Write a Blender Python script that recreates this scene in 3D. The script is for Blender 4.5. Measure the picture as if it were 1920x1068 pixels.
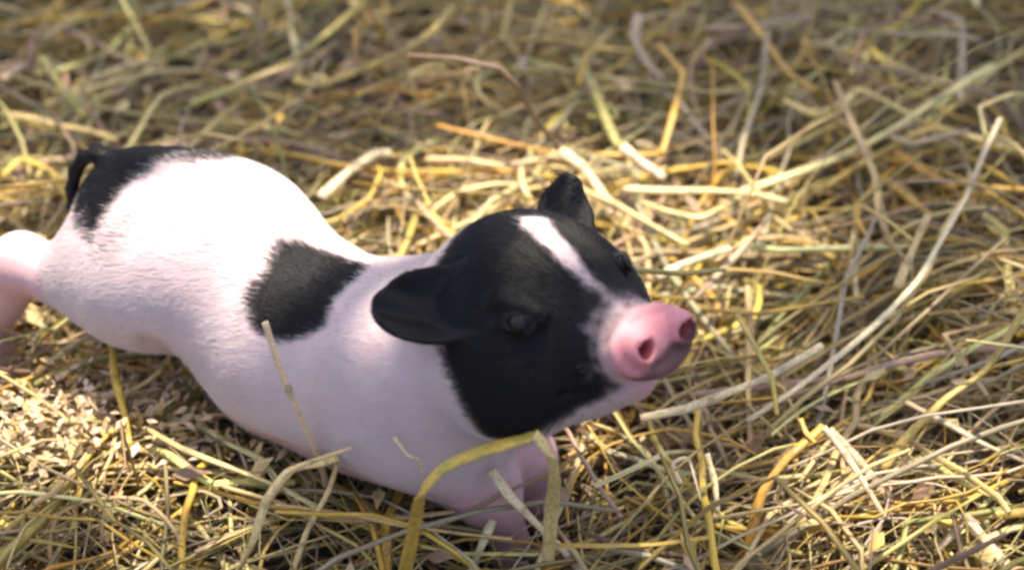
import bpy, math, random
import numpy as np
from mathutils import Vector, Matrix

for o in list(bpy.data.objects):
    bpy.data.objects.remove(o, do_unlink=True)
scene = bpy.context.scene
COL = scene.collection
R = math.radians
random.seed(11)
RNG = np.random.default_rng(11)

# ------------------------------------------------------------------ camera
PITCH = R(36.0)
DIST = 1.07
TARGET = np.array([0.0, 0.0, 0.07])
FWD = np.array([0.0, math.cos(PITCH), -math.sin(PITCH)])
CAMPOS = TARGET - FWD * DIST
cam_data = bpy.data.cameras.new('camera')
cam = bpy.data.objects.new('camera', cam_data)
COL.objects.link(cam)
cam.location = CAMPOS
cam.rotation_euler = (math.pi / 2 - PITCH, 0, 0)
cam_data.lens = 70
cam_data.sensor_width = 36
cam_data.clip_start = 0.02
cam_data.clip_end = 400
cam_data.dof.use_dof = True
cam_data.dof.focus_distance = 0.945
cam_data.dof.aperture_fstop = 4.8
scene.camera = cam

# ------------------------------------------------------------------ sky and sun
SUN_EL, SUN_AZ = R(77), R(4)        # azimuth from +Y (away from the camera) towards +X
world = bpy.data.worlds.new('World')
scene.world = world
world.use_nodes = True
nt = world.node_tree
nt.nodes.clear()
w_out = nt.nodes.new('ShaderNodeOutputWorld')
w_bg = nt.nodes.new('ShaderNodeBackground')
w_sky = nt.nodes.new('ShaderNodeTexSky')
w_sky.sky_type = 'NISHITA'
w_sky.sun_disc = False
w_sky.sun_elevation = SUN_EL
w_sky.sun_rotation = SUN_AZ
w_sky.air_density = 0.8
w_sky.dust_density = 5.0
w_sky.ozone_density = 0.4
w_bg.inputs['Strength'].default_value = 0.15
nt.links.new(w_sky.outputs[0], w_bg.inputs['Color'])
nt.links.new(w_bg.outputs[0], w_out.inputs['Surface'])

SUN_DIR = Vector((math.sin(SUN_AZ) * math.cos(SUN_EL), math.cos(SUN_AZ) * math.cos(SUN_EL), math.sin(SUN_EL)))
sun_data = bpy.data.lights.new('sun', 'SUN')
sun_data.energy = 4.0
sun_data.angle = R(0.6)
sun_data.color = (1.0, 0.91, 0.76)
sun = bpy.data.objects.new('sun', sun_data)
COL.objects.link(sun)
sun.location = SUN_DIR * 6
sun.rotation_euler = SUN_DIR.to_track_quat('Z', 'Y').to_euler()

scene.view_settings.view_transform = 'Standard'
scene.view_settings.look = 'None'
scene.view_settings.exposure = 1.3
scene.view_settings.gamma = 1.0
scene.view_settings.use_curve_mapping = False
scene.render.engine = 'CYCLES'
scene.cycles.max_bounces = 8
scene.cycles.filter_width = 2.8
# ------------------------------------------------------------------ helpers
def tag(o, label=None, cat=None, group=None, kind=None):
    if label: o['label'] = label
    if cat: o['category'] = cat
    if group: o['group'] = group
    if kind: o['kind'] = kind
    return o

def mesh_from_arrays(name, co, faces, smooth=True):
    """co (n,3) array, faces (m,k) array with k = 3 or 4"""
    me = bpy.data.meshes.new(name)
    co = np.ascontiguousarray(co, dtype=np.float32)
    faces = np.ascontiguousarray(faces, dtype=np.int32)
    m, k = faces.shape
    me.vertices.add(len(co)); me.vertices.foreach_set('co', co.ravel())
    me.loops.add(m * k); me.loops.foreach_set('vertex_index', faces.ravel())
    me.polygons.add(m)
    me.polygons.foreach_set('loop_start', np.arange(0, m * k, k, dtype=np.int32))
    me.polygons.foreach_set('loop_total', np.full(m, k, dtype=np.int32))
    me.update(calc_edges=True)
    if smooth:
        me.polygons.foreach_set('use_smooth', np.ones(m, dtype=bool))
    return me

def link(name, me, mat=None, parent=None, loc=None):
    o = bpy.data.objects.new(name, me)
    COL.objects.link(o)
    if mat: me.materials.append(mat)
    if parent: o.parent = parent
    if loc is not None: o.location = loc
    return o

class NT:
    """small shorthand for node trees"""
    def __init__(self, name):
        self.mat = bpy.data.materials.new(name)
        self.mat.use_nodes = True
        self.t = self.mat.node_tree
        self.t.nodes.clear()
        self.out = self.n('ShaderNodeOutputMaterial')
        self.bsdf = self.n('ShaderNodeBsdfPrincipled')
        self.l(self.bsdf.outputs[0], self.out.inputs['Surface'])
    def n(self, kind, **kw):
        x = self.t.nodes.new(kind)
        for k, v in kw.items(): setattr(x, k, v)
        return x
    def l(self, a, b): self.t.links.new(a, b)
    def set(self, **kw):
        for k, v in kw.items(): self.bsdf.inputs[k.replace('_', ' ')].default_value = v
    def attr(self, name): return self.n('ShaderNodeAttribute', attribute_name=name)
    def noise(self, scale, detail=4, vec=None, rough=0.6):
        x = self.n('ShaderNodeTexNoise'); x.inputs['Scale'].default_value = scale
        x.inputs['Detail'].default_value = detail; x.inputs['Roughness'].default_value = rough
        if vec is not None: self.l(vec, x.inputs['Vector'])
        return x
    def ramp(self, fac, stops):
        x = self.n('ShaderNodeValToRGB'); e = x.color_ramp.elements
        while len(e) < len(stops): e.new(0.5)
        for el, (p, c) in zip(e, stops): el.position = p; el.color = (*c, 1)
        self.l(fac, x.inputs[0]); return x
    def mix(self, fac, a, b, mode='MIX'):
        x = self.n('ShaderNodeMix', data_type='RGBA', blend_type=mode)
        for v, i in ((fac, 0), (a, 6), (b, 7)):
            if hasattr(v, 'is_linked') or hasattr(v, 'links'): self.l(v, x.inputs[i])
            else: x.inputs[i].default_value = (v if i == 0 else (*v, 1))
        return x.outputs[2]
    def bump(self, h, strength, dist):
        x = self.n('ShaderNodeBump'); x.inputs['Strength'].default_value = strength
        x.inputs['Distance'].default_value = dist
        self.l(h, x.inputs['Height']); self.l(x.outputs[0], self.bsdf.inputs['Normal']); return x

# ------------------------------------------------------------------ piglet: one continuous skin
PIG_YAW = R(-32.0)
PIG_O = np.array([-0.0447, -0.1032, 0.0])

def smin(a, b, k):
    h = np.clip(0.5 + 0.5 * (b - a) / k, 0, 1)
    return b + (a - b) * h - k * h * (1 - h)
def smax(a, b, k): return -smin(-a, -b, k)
def s_ell(p, c, r, rot=None):
    q = p - np.array(c)
    if rot is not None: q = q @ rot
    r = np.array(r)
    k0 = np.linalg.norm(q / r, axis=1); k1 = np.linalg.norm(q / (r * r), axis=1) + 1e-9
    return k0 * (k0 - 1) / k1
def s_cone(p, a, b, ra, rb):
    a = np.array(a, float); b = np.array(b, float)
    ba = b - a; l = np.dot(ba, ba)
    h = np.clip(((p - a) @ ba) / l, 0, 1)
    return np.linalg.norm(p - a - h[:, None] * ba, axis=1) - (ra + (rb - ra) * h)

# head frame
HC = np.array([0.061, -0.004, 0.1535])
HY, HP = R(-13), R(20.5)
HX = np.array([math.cos(HP) * math.cos(HY), math.cos(HP) * math.sin(HY), math.sin(HP)])
HLAT = np.array([-math.sin(HY), math.cos(HY), 0.0])
HUP = np.cross(HX, HLAT)
HM = np.stack([HX, HLAT, HUP], axis=1)           # columns: head axes
def to_head(p): return (p - HC) @ HM
def from_head(h): return HC + np.asarray(h) @ HM.T

def ear_sdf(h, side):
    """cupped leaf-shaped ear, in head coordinates; side = -1 right (near), +1 left"""
    if side < 0:
        base = np.array([0.0005, -0.0375, 0.019]); U = np.array([-0.62, -0.74, 0.16]); W = np.array([0.55, -0.42, 0.72]); L = 0.037; half = 0.0205
    else:
        base = np.array([-0.005, 0.040, 0.025]); U = np.array([-0.30, 0.62, 0.60]); W = np.array([0.80, -0.1, 0.55]); L = 0.030; half = 0.0175
    U = U / np.linalg.norm(U); W = W - U * (W @ U); W = W / np.linalg.norm(W); V = np.cross(W, U)
    q = h - base
    u, v, w = q @ U, q @ V, q @ W
    s = np.clip((u + 0.006) / (L + 0.006), 0, 1)
    taper = (1 - 0.30 * s) if side > 0 else 1.0
    prof = taper * half * (0.80 + 0.75 * s - 0.55 * s * s) * np.sqrt(np.clip(1 - s ** 1.7, 0.0, 1)) 
    v = v + (0.006 * s * s if side < 0 else 0.0)
    w0 = (32.0 if side < 0 else 18.0) * v * v - 0.004 * s + (3.0 if side < 0 else 7.0) * np.clip(u, 0, 1) ** 2
    w0 = w0 + 0.0010 * np.sin(v * 560.0 + 1.0 + 120.0 * u) * s
    thick = 0.0019 + 0.0016 * (1 - s)
    d1 = np.abs(w - w0) - thick
    d2 = np.abs(v) - prof
    d3 = np.maximum(u - L, -u - 0.012)
    return smax(smax(d1 * 0.85, d2, 0.003), d3, 0.004)

EYE = {}
for _s in (-1, 1):
    _c = np.array([0.0400, 0.0345 * _s if _s < 0 else 0.0325, 0.0175]); _n = np.array([0.42, 0.78 * _s, 0.46]); _n /= np.linalg.norm(_n)
    _t = np.array([1.0, 0.0, -0.12]); _t -= _n * (_t @ _n); _t /= np.linalg.norm(_t)
    _u = np.cross(_n, _t) * (-_s); _u = _u if _u[2] > 0 else -_u
    EYE[_s] = (_c, _n, _t, _u)

TAIL = [(-0.186, 0, 0.149), (-0.197, -0.001, 0.1530), (-0.2065, -0.002, 0.1480), (-0.2120, -0.004, 0.1390), (-0.2135, -0.007, 0.1290), (-0.2115, -0.010, 0.1195), (-0.2075, -0.013, 0.1110), (-0.2025, -0.015, 0.1040)]
TAIL_R = [0.0048, 0.0040, 0.0035, 0.0032, 0.0030, 0.0028, 0.0026, 0.0024]

def pig_sdf(p):
    # trunk
    d = s_ell(p, (-0.139, 0, 0.111), (0.058, 0.048, 0.0435))
    d = smin(d, s_ell(p, (-0.180, -0.002, 0.126), (0.018, 0.028, 0.027)), 0.03)
    d = smin(d, s_cone(p, (-0.148, 0, 0.112), (-0.08, -0.001, 0.0905), 0.040, 0.0462), 0.022)
    d = smin(d, s_cone(p, (-0.070, -0.002, 0.0820), (0.008, 0, 0.088), 0.0495, 0.0445), 0.022)
    d = smin(d, s_ell(p, (0.008, -0.020, 0.097), (0.038, 0.031, 0.042)), 0.02)
    d = smin(d, s_ell(p, (0.006, 0.022, 0.094), (0.038, 0.031, 0.042)), 0.02)
    d = smin(d, s_ell(p, (-0.119, 0.012, 0.1065), (0.039, 0.0445, 0.0470)), 0.020)
    d = smin(d, s_ell(p, (-0.028, -0.004, 0.080), (0.042, 0.042, 0.046)), 0.025)
    # hanging tail
    for q in range(len(TAIL) - 1):
        d = smin(d, s_cone(p, TAIL[q], TAIL[q + 1], TAIL_R[q], TAIL_R[q + 1]), 0.0025 if q else 0.006)
    # haunches
    for s in (-1, 1):
        d = smin(d, s_ell(p, (-0.150, 0.029 * s, 0.111), (0.036, 0.025, 0.030)), 0.022)
    # neck
    d = smin(d, s_cone(p, (0.0, 0, 0.096), (0.045, 0, 0.134), 0.046, 0.044), 0.026)
    d = smin(d, s_ell(p, (0.000, -0.038, 0.102), (0.026, 0.013, 0.034)), 0.014)
    # near hind leg stretched back
    d = smin(d, s_cone(p, (-0.160, -0.034, 0.105), (-0.202, -0.038, 0.0975), 0.026, 0.0155), 0.022)
    d = smin(d, s_cone(p, (-0.201, -0.038, 0.097), (-0.226, -0.038, 0.0955), 0.0148, 0.0150), 0.003)
    d = smin(d, s_cone(p, (-0.227, -0.038, 0.0945), (-0.258, -0.040, 0.042), 0.0155, 0.0105), 0.008)
    d = smin(d, s_cone(p, (-0.258, -0.040, 0.042), (-0.256, -0.041, 0.018), 0.0105, 0.0115), 0.006)
    # fold of skin where the thigh meets the flank
    d = smax(d, -s_cone(p, (-0.128, -0.050, 0.090), (-0.120, -0.036, 0.064), 0.0015, 0.0045), 0.014)
    # far hind leg under the body
    d = smin(d, s_cone(p, (-0.150, 0.034, 0.085), (-0.135, 0.036, 0.062), 0.034, 0.022), 0.02)
    d = smin(d, s_cone(p, (-0.135, 0.036, 0.060), (-0.165, 0.036, 0.036), 0.020, 0.0125), 0.01)
    d = smin(d, s_cone(p, (-0.165, 0.036, 0.036), (-0.158, 0.036, 0.012), 0.0125, 0.0105), 0.006)
    # fore legs
    d = smin(d, s_cone(p, (0.022, -0.021, 0.078), (0.046, -0.014, 0.048), 0.025, 0.0160), 0.018)
    d = smin(d, s_cone(p, (0.046, -0.014, 0.048), (0.059, -0.010, 0.016), 0.0155, 0.0092), 0.010)
    d = smin(d, s_cone(p, (0.012, 0.028, 0.072), (0.044, 0.024, 0.040), 0.026, 0.0155), 0.018)
    d = smin(d, s_cone(p, (0.044, 0.024, 0.040), (0.054, 0.024, 0.010), 0.0150, 0.0105), 0.010)
    # head
    h = to_head(p)
    e = s_ell(h, (0.001, 0, 0.003), (0.047, 0.047, 0.045))
    for s in (-1, 1):
        e = smin(e, s_ell(h, (0.010, 0.025 * s, -0.014), (0.036, 0.028, 0.034)), 0.018)
    e = smin(e, s_cone(h, (0.020, 0, 0.008), (0.070, 0, -0.0015), 0.034, 0.0128), 0.012)
    e = smin(e, s_cone(h, (0.042, 0, -0.008), (0.076, 0, -0.002), 0.028, 0.0132), 0.012)
    e = smin(e, s_cone(h, (0.006, 0, -0.028), (0.061, 0, -0.0205), 0.025, 0.0125), 0.012)
    # brows and cheek folds
    for s in (-1, 1):
        c, n, t, u = EYE[s]
        if s < 0: e = smin(e, s_cone(h, c - t * 0.011 + u * 0.0075 - n * 0.002, c + t * 0.009 + u * 0.0070 - n * 0.002, 0.0034, 0.0028), 0.006)
        e = smax(e, -(np.linalg.norm(h - (c + n * 0.0022), axis=1) - 0.0052), 0.003)
        q = h - c
        er = (np.hypot((q @ t) / 0.0070, (q @ (u - 0.10 * t)) / 0.0034) - 1) * 0.0046
        e = smin(e, np.hypot(er, q @ n + 0.0002 + 9.0 * (q @ t) ** 2) - (0.0014 if s < 0 else 0.0010), 0.003)
    # snout disc: slightly wider than high, raised rim
    q = h - np.array([0.0800, 0, -0.001])
    ca, sa = math.cos(0.32), math.sin(0.32)
    cy, sy = math.cos(0.22), math.sin(0.22)
    q = np.stack([q[:, 0] * cy - q[:, 1] * sy, q[:, 0] * sy + q[:, 1] * cy, q[:, 2]], 1)
    qx, qy, qz = q[:, 0] * ca + q[:, 2] * sa, q[:, 1], -q[:, 0] * sa + q[:, 2] * ca
    rr = np.sqrt((qy / 1.27) ** 2 + ((qz + 0.0008) / 1.0) ** 2)
    dc = np.stack([rr - 0.0126, np.abs(qx) - 0.0025], 1)
    disc = np.linalg.norm(np.maximum(dc, 0), axis=1) + np.minimum(dc.max(1), 0) - 0.0034
    e = smin(e, disc, 0.0016)
    e = smax(e, -(np.hypot(np.maximum(rr, 0.009) - 0.0165, qx + 0.0085) - 0.0013), 0.004)
    # skin fold behind the disc
    e = smin(e, np.hypot(np.hypot(h[:, 1] / 1.12, h[:, 2] + 0.003) - 0.0150, h[:, 0] - 0.0690) - 0.0022, 0.004)
    for s in (-1, 1):
        a = np.array([0.0828 + 0.0023 * s, 0.0106 * s, 0.0010]); b = np.array([0.073 + 0.0015 * s, 0.0085 * s, 0.000])
        e = smin(e, np.abs(np.linalg.norm((h - (a + np.array([0.0035, 0, 0]))) * np.array([0.8, 1, 0.85]), axis=1) - 0.0062) - 0.0012, 0.003)
        e = smax(e, -s_cone(h, a + np.array([0.008, 0, 0]), b, 0.0046, 0.0030), 0.0022)
    # mouth line
    for s in (-1, 1):
        e = smax(e, -s_cone(h, (0.077, 0.010 * s, -0.0195), (0.052, 0.0245 * s, -0.0195), 0.0013, 0.0013), 0.003)
        e = smax(e, -s_cone(h, (0.052, 0.0245 * s, -0.0195), (0.034, 0.0335 * s, -0.014), 0.0013, 0.0009), 0.003)
    for s in (-1, 1):
        e = smin(e, ear_sdf(h, s), 0.0035)
    d = smin(d, e, 0.014)
    return d

def surface_net(lo, hi, h):
    lo = np.array(lo); n = np.ceil((np.array(hi) - lo) / h).astype(int) + 1
    B = 6
    nb = -(-n // B); n = nb * B
    ctr = [lo[i] + (np.arange(nb[i]) * B + (B - 1) / 2) * h for i in range(3)]
    g = np.stack(np.meshgrid(*ctr, indexing='ij'), -1).reshape(-1, 3)
    coarse = pig_sdf(g)
    val = np.repeat(np.repeat(np.repeat(coarse.reshape(nb), B, 0), B, 1), B, 2).astype(np.float32)
    act = np.argwhere((np.abs(coarse) < B * h * 1.6).reshape(nb))
    off = np.stack(np.meshgrid(*[np.arange(B)] * 3, indexing='ij'), -1).reshape(-1, 3)
    idx = (act[:, None, :] * B + off[None]).reshape(-1, 3)
    for s in range(0, len(idx), 400000):
        ii = idx[s:s + 400000]
        val[ii[:, 0], ii[:, 1], ii[:, 2]] = pig_sdf(lo + ii * h)
    sg = val < 0
    c = [sg[i:n[0] - 1 + i, j:n[1] - 1 + j, k:n[2] - 1 + k] for i in (0, 1) for j in (0, 1) for k in (0, 1)]
    s_all = np.sum(c, axis=0)
    cells = np.argwhere((s_all > 0) & (s_all < 8))
    vid = -np.ones(n - 1, dtype=np.int64); vid[tuple(cells.T)] = np.arange(len(cells))
    acc = np.zeros((len(cells), 3)); cnt = np.zeros(len(cells))
    for ax in range(3):
        o1, o2 = [a for a in range(3) if a != ax]
        for i in (0, 1):
            for j in (0, 1):
                a = cells.copy(); a[:, o1] += i; a[:, o2] += j
                b = a.copy(); b[:, ax] += 1
                va, vb = val[tuple(a.T)], val[tuple(b.T)]
                m = (va < 0) != (vb < 0)
                t = va[m] / (va[m] - vb[m])
                p = a[m].astype(float); p[:, ax] += t
                acc[m] += p; cnt[m] += 1
    v = lo + acc / cnt[:, None] * h
    faces = []
    for ax in range(3):
        o1, o2 = (ax + 1) % 3, (ax + 2) % 3
        sl_a = [slice(1, n[i] - 1) for i in range(3)]; sl_a[ax] = slice(0, n[ax] - 1)
        sl_b = list(sl_a); sl_b[ax] = slice(1, n[ax])
        va, vb = val[tuple(sl_a)] < 0, val[tuple(sl_b)] < 0
        e = np.argwhere(va != vb)
        base = e.copy()
        for i in range(3): base[:, i] += (0 if i == ax else 1)
        inside = va[tuple(e.T)]
        def cell(d1, d2):
            q = base.copy(); q[:, o1] += d1; q[:, o2] += d2
            return vid[tuple(q.T)]
        quad = np.stack([cell(-1, -1), cell(0, -1), cell(0, 0), cell(-1, 0)], 1)
        quad[~inside] = quad[~inside][:, ::-1]
        faces.append(quad)
    f = np.concatenate(faces)
    f = f[(f >= 0).all(1)]
    # relax and pull back to the surface
    for it in range(3):
        nb_sum = np.zeros_like(v); nb_c = np.zeros(len(v))
        for a, b in ((0, 1), (1, 2), (2, 3), (3, 0)):
            np.add.at(nb_sum, f[:, a], v[f[:, b]]); np.add.at(nb_c, f[:, a], 1)
        v = v * 0.5 + 0.5 * nb_sum / nb_c[:, None]
    g = grad(v)
    v = v - g * np.clip(pig_sdf(v), -0.0006, 0.0006)[:, None]
    return v, f

def grad(v, e=0.0006):
    g = np.stack([pig_sdf(v + np.eye(3)[i] * e) - pig_sdf(v - np.eye(3)[i] * e) for i in range(3)], 1)
    return g / (np.linalg.norm(g, axis=1)[:, None] + 1e-9)

def vnoise(p, scale, seed=0):
    """cheap smooth value noise for pigment edges"""
    q = p * scale; i = np.floor(q).astype(np.int64); f = q - i; f = f * f * (3 - 2 * f)
    def hsh(a, b, c):
        x = (a * 73856093) ^ (b * 19349663) ^ (c * 83492791) ^ (seed * 2654435761)
        x = (x ^ (x >> 13)) * 1274126177; x = x ^ (x >> 16)
        return (x & 0xffff) / 65535.0
    r = 0
    for dx in (0, 1):
        for dy in (0, 1):
            for dz in (0, 1):
                w = (f[:, 0] if dx else 1 - f[:, 0]) * (f[:, 1] if dy else 1 - f[:, 1]) * (f[:, 2] if dz else 1 - f[:, 2])
                r = r + w * hsh(i[:, 0] + dx, i[:, 1] + dy, i[:, 2] + dz)
    return r

PV, PF = surface_net((-0.30, -0.10, -0.005), (0.17, 0.10, 0.25), 0.00135)
PN = grad(PV)

# ---- pigment: where the coat is black, and where bare pink skin shows (fixed to the animal)
SIDE = np.array([(-0.035, -0.079), (0.085, -0.072), (0.21, -0.052), (0.13, -0.034), (-0.20, -0.031), (-0.48, -0.034), (-0.77, -0.030), (-0.95, -0.040),
                 (-1.06, -0.050), (-1.05, -0.063), (-0.84, -0.073), (-0.62, -0.076), (-0.45, -0.074), (-0.25, -0.078)])
SIDE[:, 0] *= 0.052
def poly_sd(u, v, poly):
    d = np.full(len(u), 9.0); inside = np.zeros(len(u), bool)
    n = len(poly)
    for i in range(n):
        a = poly[i]; b = poly[(i + 1) % n]; e = b - a
        w0, w1 = u - a[0], v - a[1]
        t = np.clip((w0 * e[0] + w1 * e[1]) / (e @ e), 0, 1)
        d = np.minimum(d, np.hypot(w0 - t * e[0], w1 - t * e[1]))
        c = ((a[1] > v) != (b[1] > v)) & (u < (b[0] - a[0]) * (v - a[1]) / (b[1] - a[1] + 1e-12) + a[0])
        inside ^= c
    return np.where(inside, -d, d)
def sstep(x, a, b):
    t = np.clip((x - a) / (b - a), 0, 1); return t * t * (3 - 2 * t)

def pigment(p):
    """returns black coat density, bare skin density (0..1 each)"""
    n1 = vnoise(p, 260, 1) - 0.5; n2 = vnoise(p, 90, 2) - 0.5
    wob = n1 * 0.004 + n2 * 0.005
    h = to_head(p)
    # patch behind the shoulder
    th = np.arctan2(p[:, 1], p[:, 2] - 0.095) * 0.052
    sd = poly_sd(th, p[:, 0], SIDE) + wob * 0.7
    side = 1 - sstep(sd, -0.0035, 0.0040)
    side *= (p[:, 2] > 0.09)
    # black rump, tail, grey streak over the croup
    edge = p[:, 0] + 0.160 - 0.10 * np.clip(p[:, 1] + 0.01, -0.02, 0.05) + wob
    low = 0.141 - p[:, 2] + 0.35 * np.clip(p[:, 1] - 0.01, 0, 1) - 2.2 * np.clip(-0.195 - p[:, 0], 0, 0.02) + wob
    rump = (1 - sstep(np.maximum(edge, low), -0.006, 0.006)) * (1 - sstep(-p[:, 1], 0.020, 0.028) * sstep(0.140 - p[:, 2], 0.0, 0.006))
    rump = np.maximum(rump, 1.0 * (p[:, 0] < -0.1975) * (p[:, 2] > 0.098) * (np.abs(p[:, 1] + 0.004) < 0.018))
    croup = 0.55 * (1 - sstep(np.hypot((p[:, 0] + 0.160) / 0.9, (p[:, 1] - 0.030)) + wob, 0.016, 0.034)) * (p[:, 2] > 0.14)
    sm = 0.16 * (1 - sstep(np.hypot(p[:, 0] + 0.150, p[:, 2] - 0.142) + wob, 0.004, 0.013)) * (p[:, 1] < 0)
    rump = np.maximum(np.maximum(rump, croup), sm)
    # head
    back = 0.013 - 0.024 * sstep(h[:, 2], 0.010, 0.036) + np.clip(-h[:, 2] - 0.02, 0, 0.03) * 0.15
    back = back - 0.010 * np.exp(-((h[:, 2] - 0.016) / 0.016) ** 2)
    a1 = back - h[:, 0]
    a2 = h[:, 0] - (0.0700 + 0.010 * sstep(h[:, 2], 0.0, 0.012) * (1 - sstep(h[:, 2], 0.014, 0.020)))
    under = -0.0365 + 0.42 * np.clip(h[:, 0] - 0.032, 0, 1) + 0.10 * np.clip(0.02 - np.abs(h[:, 1]), 0, 1)
    a3 = under - h[:, 2]
    hd = 1 - sstep(np.maximum(np.maximum(a1, a2), a3) + wob * 0.6, -0.0035, 0.0035)
    half = np.interp(h[:, 0], [0.010, 0.018, 0.030, 0.045, 0.060, 0.075], [0.000, 0.0078, 0.0062, 0.0040, 0.0024, 0.0030])
    ctr = np.interp(h[:, 0], [0.018, 0.030, 0.045, 0.060, 0.072], [0.006, 0.002, 0.000, -0.001, -0.003])
    bl = (1 - 0.6 * sstep(h[:, 0], 0.044, 0.064)) * sstep(half - np.abs(h[:, 1] - ctr) + wob * 0.45, -0.0022, 0.0026) * (h[:, 2] > 0)
    hd = hd * (1 - bl)
    # greying hair where the muzzle turns pink
    mz = sstep(h[:, 0] + n1 * 0.012, 0.059, 0.076)
    hd = hd * (1 - 0.55 * mz)
    ears = np.zeros(len(p))
    for s in (-1, 1):
        ears = np.maximum(ears, 1 - sstep(ear_sdf(h, s), 0.0010, 0.004))
    hd = np.maximum(hd, ears)
    black = np.clip(np.maximum(np.maximum(side, rump), hd), 0, 1)
    bare = 0.55 * sstep(h[:, 0] + n2 * 0.004, 0.0655, 0.0735) + 0.45 * sstep(h[:, 0], 0.0770, 0.0810)
    bare = np.maximum(bare, 0.55 * sstep(0.080 - p[:, 2], 0.0, 0.03) * (h[:, 2] < -0.05))
    bare = np.maximum(bare, 0.35 * (p[:, 0] < -0.195) * (p[:, 2] < 0.108)) * (1 - black)
    return black, bare, h
P_BLACK, P_BARE, P_H = pigment(PV)
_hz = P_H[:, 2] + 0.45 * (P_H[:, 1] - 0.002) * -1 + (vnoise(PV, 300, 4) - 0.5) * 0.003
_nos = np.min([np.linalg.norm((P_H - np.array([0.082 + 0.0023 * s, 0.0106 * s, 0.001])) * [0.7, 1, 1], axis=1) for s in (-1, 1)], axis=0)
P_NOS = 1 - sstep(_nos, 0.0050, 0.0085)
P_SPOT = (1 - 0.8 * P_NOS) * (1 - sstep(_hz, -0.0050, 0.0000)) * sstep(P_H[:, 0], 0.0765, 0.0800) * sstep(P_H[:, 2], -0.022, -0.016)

# ---- skin material
k = NT('piglet_skin')
ca = k.attr('coat'); sep = k.n('ShaderNodeSeparateColor'); k.l(ca.outputs['Color'], sep.inputs[0])
geo = k.n('ShaderNodeTexCoord')
nz = k.noise(45, 5, geo.outputs['Object']); nf = k.noise(900, 3, geo.outputs['Object'])
pale = k.ramp(nz.outputs[0], [(0.25, (0.61, 0.44, 0.45)), (0.75, (0.67, 0.53, 0.54))])
pink = k.ramp(nz.outputs[0], [(0.25, (0.62, 0.22, 0.24)), (0.75, (0.74, 0.34, 0.36))])
c1 = k.mix(sep.outputs[1], pale.outputs[0], pink.outputs[0])
c1 = k.mix(ca.outputs['Alpha'], c1, (0.52, 0.10, 0.12))
c2 = k.mix(sep.outputs[0], c1, (0.012, 0.011, 0.012))
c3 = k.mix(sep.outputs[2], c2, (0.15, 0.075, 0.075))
gsx = k.n('ShaderNodeSeparateXYZ'); k.l(geo.outputs['Object'], gsx.inputs[0])
dm = k.n('ShaderNodeMapRange'); dm.inputs[1].default_value = 0.075; dm.inputs[2].default_value = 0.02; dm.inputs[4].default_value = 1.0
k.l(gsx.outputs[2], dm.inputs[0])
nd = k.noise(70, 5, geo.outputs['Object'])
dr = k.ramp(nd.outputs[0], [(0.45, (0, 0, 0)), (0.70, (0.55, 0.55, 0.55))])
df = k.n('ShaderNodeMath', operation='MULTIPLY'); k.l(dm.outputs[0], df.inputs[0]); k.l(dr.outputs[0], df.inputs[1])
c3 = k.mix(df.outputs[0], c3, (0.26, 0.17, 0.10))
k.l(c3, k.bsdf.inputs['Base Color'])
mrs = k.n('ShaderNodeMapRange'); mrs.inputs[3].default_value = 0.3; mrs.inputs[4].default_value = 0.16
k.l(sep.outputs[0], mrs.inputs[0]); k.l(mrs.outputs[0], k.bsdf.inputs['Specular IOR Level'])
k.set(Roughness=0.52, Subsurface_Weight=0.22, Subsurface_Scale=0.006)
k.bsdf.inputs['Subsurface Radius'].default_value = (1.0, 0.35, 0.2)
nw = k.noise(330, 4, geo.outputs['Object'])
bh = k.n('ShaderNodeMath', operation='MULTIPLY'); k.l(nw.outputs[0], bh.inputs[0]); k.l(sep.outputs[1], bh.inputs[1])
ba = k.n('ShaderNodeMath', operation='MULTIPLY_ADD'); k.l(bh.outputs[0], ba.inputs[0]); ba.inputs[1].default_value = 2.5; k.l(nf.outputs[0], ba.inputs[2])
k.bump(ba.outputs[0], 0.35, 0.0005)
M_SKIN = k.mat

pig_me = mesh_from_arrays('piglet', PV, PF)
at = pig_me.attributes.new('coat', 'FLOAT_COLOR', 'POINT')
at.data.foreach_set('color', np.stack([P_BLACK, np.maximum(P_BARE, 0), P_SPOT, P_NOS], 1).astype(np.float32).ravel())
piglet = link('piglet', pig_me, M_SKIN)
piglet.location = PIG_O; piglet.rotation_euler = (0, 0, PIG_YAW)
tag(piglet, 'black and pinkish white piglet striding through loose straw with its snout raised', 'piglet')

# ---- eyes
k = NT('eye_dark'); geo = k.n('ShaderNodeTexCoord')
k.set(Base_Color=(0.010, 0.006, 0.005, 1), Roughness=0.04, IOR=1.38)
M_EYE = k.mat
def uv_ball(r, nu=20, nv=12):
    vs, fs = [], []
    for i in range(nv + 1):
        a = math.pi * i / nv
        for j in range(nu):
            b = 2 * math.pi * j / nu
            vs.append((r * math.sin(a) * math.cos(b), r * math.sin(a) * math.sin(b), r * math.cos(a)))
    for i in range(nv):
        for j in range(nu):
            fs.append((i * nu + j, (i + 1) * nu + j, (i + 1) * nu + (j + 1) % nu, i * nu + (j + 1) % nu))
    return np.array(vs), np.array(fs)
ev, ef = uv_ball(0.0054)
eye_me = mesh_from_arrays('eye', ev, ef)
for s in (-1, 1):
    c, n, t, u = EYE[s]
    link('eye', eye_me, None if eye_me.materials else M_EYE, piglet, from_head(c - n * 0.0025))

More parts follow.
